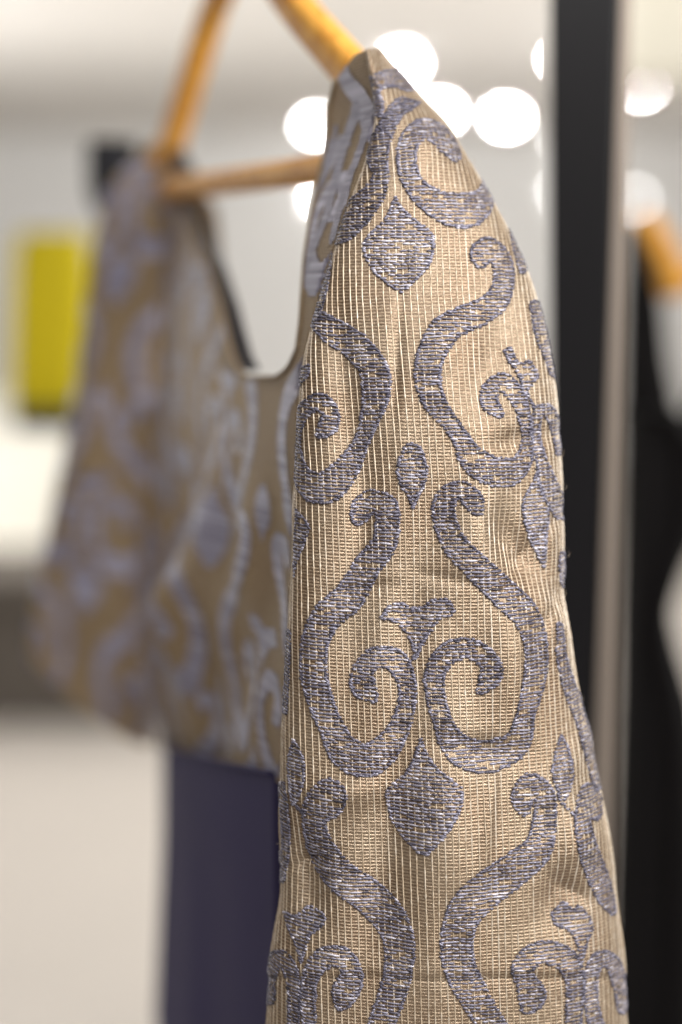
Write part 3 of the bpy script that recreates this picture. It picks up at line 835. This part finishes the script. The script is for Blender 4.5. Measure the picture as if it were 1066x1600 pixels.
for k in range(1, 12):
    a = math.radians(-90 + k * 22)
    hk.append(apex + np.array([-.3 * .026 * math.cos(a) * 1.0, .95 * .026 * math.cos(a), .076 + .026 * math.sin(a)]))
v, f = sweep(spline(hk, 4), rrect(.0042, .0042, .0019, 3), up=(1, .3, 0.05))
link('hook', v, f, M_METAL, hanger)

# ------------------------------------------------------------------ rack post at the right
post = thing('rack_post', 'glossy black upright post with a pale metal edge beside the sleeve', 'post')
M_POST = simple('black_lacquer', lin('#121113'), .32, 0, .1, 6, spec=.25)
M_STRIP = simple('champagne_metal', lin('#8d8278'), .45, .5, .05, 10)
def px_prism(name, top, bot, x0t, x1t, x0b, x1b, dt, db, thick, material, parent, bevel=.001, dshift=0):
    fr4 = [P(x0b, bot, db + dshift), P(x1b, bot, db + dshift), P(x1t, top, dt + dshift), P(x0t, top, dt + dshift)]
    bk4 = [p + np.array([.12, .99, 0]) * thick for p in fr4]
    return box(name, np.array(fr4 + bk4), material, parent, bevel)
px_prism('post_face', -160, 1760, 861, 972, 862, 909, .75, .86, .03, M_POST, post)
px_prism('edge_strip', -160, 1760, 974, 991, 911, 948, .752, .862, .028, M_STRIP, post)

# ------------------------------------------------------------------ background garments
def loft(name, rows_px, d, thick, material, parent=None, fold=0.0, nfold=5):
    """closed cloth tube from rows of (y, x_left, x_right) in the photograph, at distance d"""
    r = np.array(rows_px, float); n = 40
    ys = np.linspace(r[0, 0], r[-1, 0], 70)
    l = smooth_interp(ys, r[:, 0], r[:, 1], 10); rr = smooth_interp(ys, r[:, 0], r[:, 2], 10)
    dd = d + (ys - ys[0]) * K * d * SP
    th = np.linspace(-math.pi, math.pi, n, endpoint=False)
    Lq, Rq = P(l, ys, dd), P(rr, ys, dd)
    g = (Lq + Rq)[:, None] / 2 + (Rq - Lq)[:, None] / 2 * np.sin(th)[None, :, None] + np.array([0, -1, 0]) * thick * (np.cos(th) * (1 + fold * np.sin(th * nfold)))[None, :, None]
    f = gridfaces(70, n, True).tolist(); f.append(list(range(n))); f.append([69 * n + k for k in range(n)][::-1])
    return link(name, g.reshape(-1, 3), f, material, parent)
bd = thing('black_dress', 'long black dress hanging behind the post at the right edge', 'dress')
loft('body', [(640, 970, 1056), (690, 970, 1120), (800, 968, 1110), (880, 967, 1070), (950, 966, 1046), (1010, 964, 1060), (1090, 962, 1086), (1200, 958, 1100), (1400, 950, 1110), (1720, 945, 1100)], 1.22, .05, M_BLACK, bd, .2)
loft('shoulder_strap', [(352, 984, 1000), (400, 980, 1012), (470, 974, 1034), (560, 972, 1042), (645, 970, 1058)], 1.22, .03, M_BLACK, bd)
loft('shoulder_strap', [(420, 1118, 1140), (560, 1110, 1150), (690, 1060, 1150)], 1.30, .03, M_BLACK, bd)
bh_ = thing('wooden_hanger', 'blurred wooden hanger inside the black dress at the right edge', 'hanger')
v, f = sweep(spline([P(1004, 352, 1.24), P(1025, 385, 1.26), P(1046, 425, 1.28), P(1052, 455, 1.29)], 8), rrect(.026, .028, .008))
link('arm', v, f, M_WOOD, bh_)
v, f = sweep(spline([P(1052, 450, 1.29), P(1100, 420, 1.31), P(1150, 380, 1.33)], 8), rrect(.016, .016, .006))
link('bar', v, f, M_WOOD, bh_)

M_YEL = simple('mustard_cloth', lin('#d0bd00'), .75, 0, .08, 8)
M_DARKNAVY = simple('dark_navy_cloth', lin('#15161d'), .75, 0, .1, 10)
yg = thing('yellow_garment', 'bright mustard yellow garment hanging against the pale wall at the left', 'garment')
loft('cloth', [(364, 30, 138), (400, 20, 147), (500, 16, 150), (600, 14, 150), (632, 15, 149)], 1.9, .05, M_YEL, yg, .35, 6)
loft('hem_band', [(633, 15, 149), (668, 18, 146)], 1.9, .048, M_DARKNAVY, yg, .3, 6)
ng = thing('navy_garment', 'dark navy garment shoulder showing behind the far brocade sleeve', 'garment')
loft('shoulder', [(222, 140, 214), (240, 136, 220), (310, 138, 230), (345, 160, 235)], 1.12, .02, M_DARKNAVY, ng)

# ------------------------------------------------------------------ furniture at the left, far away
M_GREY = simple('charcoal_panel', lin('#5b544d'), .7, 0, .1, 4)
M_WHITE = simple('white_lacquer', lin('#dedbd0'), .4, 0, .02, 4)
bn = thing('low_bench', 'dark grey low bench behind the brocade dress at the left', 'bench')
abox('seat', -3.0, .55, 4.4, 4.9, .42, .50, M_GREY, bn, .01)
abox('front_panel', -2.95, .5, 4.45, 4.85, 0.0, .418, M_GREY, bn, .01)
ct = thing('white_counter', 'white display counter standing behind the dark bench at the left', 'counter')
abox('cabinet', -3.4, -.2, 6.2, 7.0, 0.0, .84, M_WHITE, ct, .01)
abox('worktop', -3.44, -.16, 6.16, 7.04, .842, .88, M_WHITE, ct, .008)

# ------------------------------------------------------------------ ceiling downlights
M_TRIM = simple('white_trim', lin('#e8e6e2'), .4, 0, .01, 5)
def lamp_mat(name, strength):
    m, nt, b, o = mat(name)
    b.inputs['Base Color'].default_value = (1, 1, 1, 1); b.inputs['Emission Color'].default_value = (1, .985, .97, 1); b.inputs['Emission Strength'].default_value = strength
    return m
M_BRIGHT = lamp_mat('lamp_bright', 260); M_DIM = lamp_mat('lamp_dim', 110); M_FAINT = lamp_mat('lamp_faint', 18)
CEIL = 2.52
lamp_px = [(628, 95, .032, 1, 'bright downlight nearest the near hanger arm, highest of the blurred lights'),
           (688, 173, .022, 1, 'bright downlight partly hidden by the top of the near sleeve'),
           (791, 181, .022, 1, 'bright round downlight alone between the sleeve and the black post'),
           (495, 194, .022, 0, 'pale downlight below the right hanger arm, left of the sleeve tip'),
           (512, 306, .022, 0, 'pale wall lamp below the hanger bar, half hidden behind the sleeve'),
           (884, 90, .026, 1, 'downlight half hidden by the left edge of the black post'),
           (886, 215, .022, 2, 'faint wall lamp peeping out left of the black post, upper of two'),
           (884, 300, .022, 2, 'faint wall lamp peeping out left of the black post, lower of two'),
           (1003, 129.3, .03, 1, 'downlight half cut off by the ceiling soffit right of the black post'),
           (990, 312, .016, 2, 'faint wall lamp just right of the black post above the black dress')]
for x, y, rad, br, lab in lamp_px:
    q = P(x, y, 1.0) - np.array([0, 0, H])
    t = (CEIL - .012 - H) / q[2] if q[2] > 0 else 1e9
    onwall = q[1] * t > 10.9
    if onwall: t = 10.96 / q[1]
    c = np.array([0, 0, H]) + q * t
    rad = rad * t / 8
    lm = thing('wall_lamp' if onwall else 'ceiling_downlight', lab, 'lamp', 'blurred shop lights')
    n = 28; an = np.linspace(0, 2 * math.pi, n, endpoint=False)
    ax = np.array([0, -1.0, 0]) if onwall else np.array([0, 0, -1.0])
    e1 = np.array([1.0, 0, 0]); e2 = np.cross(ax, e1)
    cs = np.cos(an)[:, None] * e1 + np.sin(an)[:, None] * e2
    dome = [c + cs * rad * math.cos(e) + ax * rad * math.sin(e) for e in np.linspace(0, 1.45, 7)]
    ff = gridfaces(7, n, True).tolist(); ff.append([6 * n + k for k in range(n)])
    link('bulb', np.vstack(dome), ff, (M_DIM, M_BRIGHT, M_FAINT)[br], lm)
    ring = [c + cs * rad * 1.02 + ax * .006, c + cs * rad * 1.3 + ax * .006, c + cs * rad * 1.3 - ax * .006, c + cs * rad * 1.02 - ax * .006]
    link('trim', np.vstack(ring), gridfaces(4, n, True), M_TRIM, lm)
